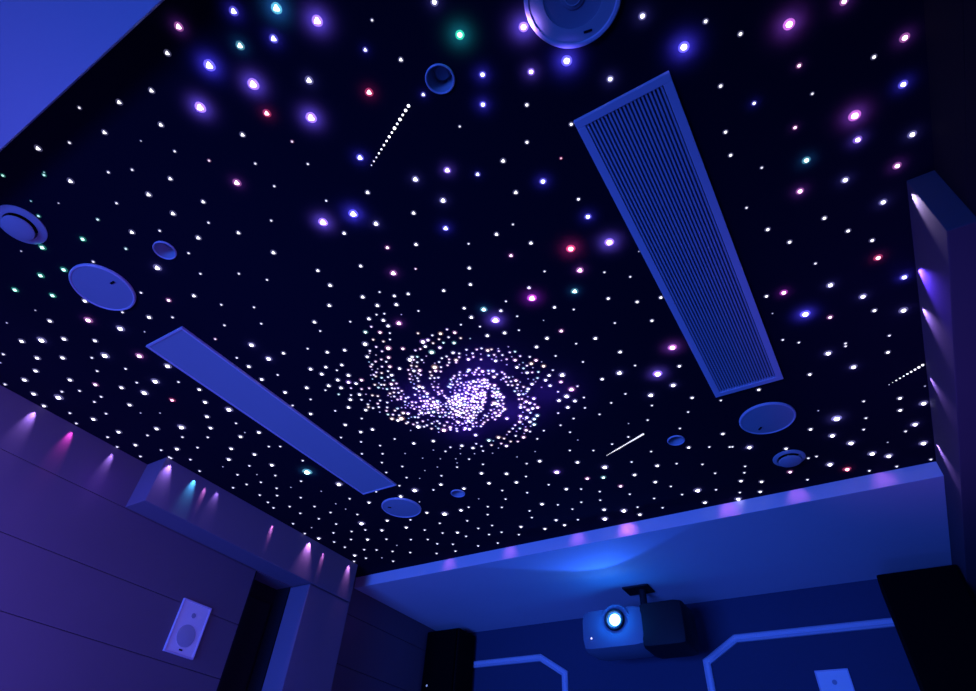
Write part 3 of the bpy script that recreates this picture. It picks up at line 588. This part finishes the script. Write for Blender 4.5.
area('floor_fill_light', (-1.4, 1.7, .12), (0, 0, 1), 1.5, 3.0, (.030, .10, 1.0), L_FLOOR, 115)  # unseen fill, added to light the ceiling from below
area('violet_fill_light', (.40, .25, .9), (-1, .05, .06), 1.7, .5, (.24, .10, 1.0), L_VIOLET, 100)  # unseen violet fill, added for the left wall
area('violet_fill_light', (-.25, 2.0, 1.75), (1, 0, 1.0), 1.6, .10, (.26, .10, 1.0), L_VIOLET*.11, 80)  # unseen violet fill, added for the face of the right boxing
area('violet_fill_light', (-1.65, -.15, 1.85), (-1, .25, -.05), .5, .3, (.20, .13, 1.0), L_VIOLET*.85, 105)  # unseen violet fill, added to brighten the upper left wall
# projector lamp spill, then a light added to imitate the lens bloom
spot('projector_beam', (-1.325, 3.470, Z(1.187)), (0, -1, 0), 112, (.02, .12, 1.0), L_BEAM, .06, .012)
point('projector_glow', (-1.325, 3.43, Z(1.180)), (.008, .20, 1.0), L_GLOW, .02)
# halos: spots added under the tips to imitate bloom and scattered light
HP = {5: 1.0, 4: .33, 3: .10}
for i, (x, y, z, c) in enumerate(stars):
    p = HP.get(z, 0)
    if c == 'w': p *= .30 if z > 3 else 0
    if c in 'pgcrm': p *= .55
    if p < .02: continue
    h = .030 if z == 5 else .022 if z == 4 else .016
    spot('star_glow', (x, y, Z(ZC)-h), (0, 0, 1), 150, GLOW_COL[c], L_HALO*p*(h/.04)**2*3, 1, .006)
for x, y, p in [(-1.15, 1.55, 1), (-1.35, 1.5, .6), (-1.05, 1.75, .6), (-1.0, 1.45, .5), (-1.3, 1.75, .5), (-.85, 1.7, .4)]:
    spot('galaxy_glow', (x, y, Z(ZC)-.11), (0, 0, 1), 160, (.22, .08, 1), L_GAL*p, 1, .03)  # added spots that tint the panel around the galaxy
# streaks thrown down the walls by the fibres nearest to them
VI, PK, MG, CY, WH = (.42, .25, 1), (.85, .28, .9), (.9, .08, .75), (.08, .55, 1), (.7, .55, 1)
def streak(face, y, n, col, p, deg=20, tilt=15, off=.017, z=1.488):
    spot('wall_streak_light', (face+n*off, y, Z(z)), (-n*math.tan(math.radians(tilt)), 0, -1), deg*1.9, col, L_STREAK*p, 1, .003)
for y, col, p, deg in [(.53, WH, 1, 20), (.705, VI, 1.5, 22), (.885, MG, .9, 20), (1.10, VI, 1.0, 18), (1.285, PK, .35, 18)]:
    streak(XL, y, 1, col, p, deg)
for y, col, p, deg in [(1.315, VI, .9, 30), (1.47, CY, 1.1, 22), (1.545, PK, .5, 12), (1.62, VI, .3, 24), (2.03, PK, .8, 12), (2.33, (.7, .3, .95), 1.3, 30), (2.46, PK, .6, 13), (2.70, (.7, .3, .95), .8, 22)]:
    streak(-2.835, y, 1, col, p, deg)
for y, col, p, deg in [(1.345, WH, .8, 24), (1.66, (.12, .05, 1), 2.2, 34), (1.85, VI, .9, 30), (2.25, VI, .5, 26), (2.75, VI, 1.2, 24)]:
    streak(.472, y, -1, col, p*1.6, deg*1.35)
point('wall_blob_light', (XL+.09, 1.10, Z(1.31)), (.2, .05, 1), .16, .05)
point('wall_blob_light', (XL+.10, 3.0, Z(1.2)), (.25, .1, 1), .02, .04)
for x, p in [(-1.0, 1.0), (-1.3, .35), (-.45, .45), (-.12, .35), (.25, .3), (-2.2, .3), (-1.75, .3)]:
    spot('border_streak_light', (x, YB-.07, Z(1.488)), (0, 1, -.45), 95, (.62, .16, .95), L_STREAK*.12*p, 1, .01)

w = bpy.data.worlds.new('world'); S.world = w; w.use_nodes = True
w.node_tree.nodes['Background'].inputs[0].default_value = (0, 0, .004, 1); w.node_tree.nodes['Background'].inputs[1].default_value = 1

# ------------------------------------------------------------------ camera
cam = bpy.data.cameras.new('camera'); co = bpy.data.objects.new('camera', cam); COL.objects.link(co)
cyw, syw, cp, sp, cr, sr = math.cos(YAW), math.sin(YAW), math.cos(PITCH), math.sin(PITCH), math.cos(ROLL), math.sin(ROLL)
f = Vector((syw*cp, cyw*cp, sp)); r = Vector((cyw, -syw, 0)); u = r.cross(f)
r2 = cr*r+sr*u; u2 = -sr*r+cr*u
mx = Matrix((( r2.x, u2.x, -f.x, 0), (r2.y, u2.y, -f.y, 0), (r2.z, u2.z, -f.z, EYE), (0, 0, 0, 1)))
co.matrix_world = mx
cam.sensor_fit = 'HORIZONTAL'; cam.sensor_width = 36; cam.lens = 36*FOCAL/976; cam.clip_start = .02
S.camera = co
S.view_settings.view_transform = 'Standard'; S.view_settings.look = 'None'; S.view_settings.gamma = 1
S.view_settings.exposure = 0; S.view_settings.use_curve_mapping = False
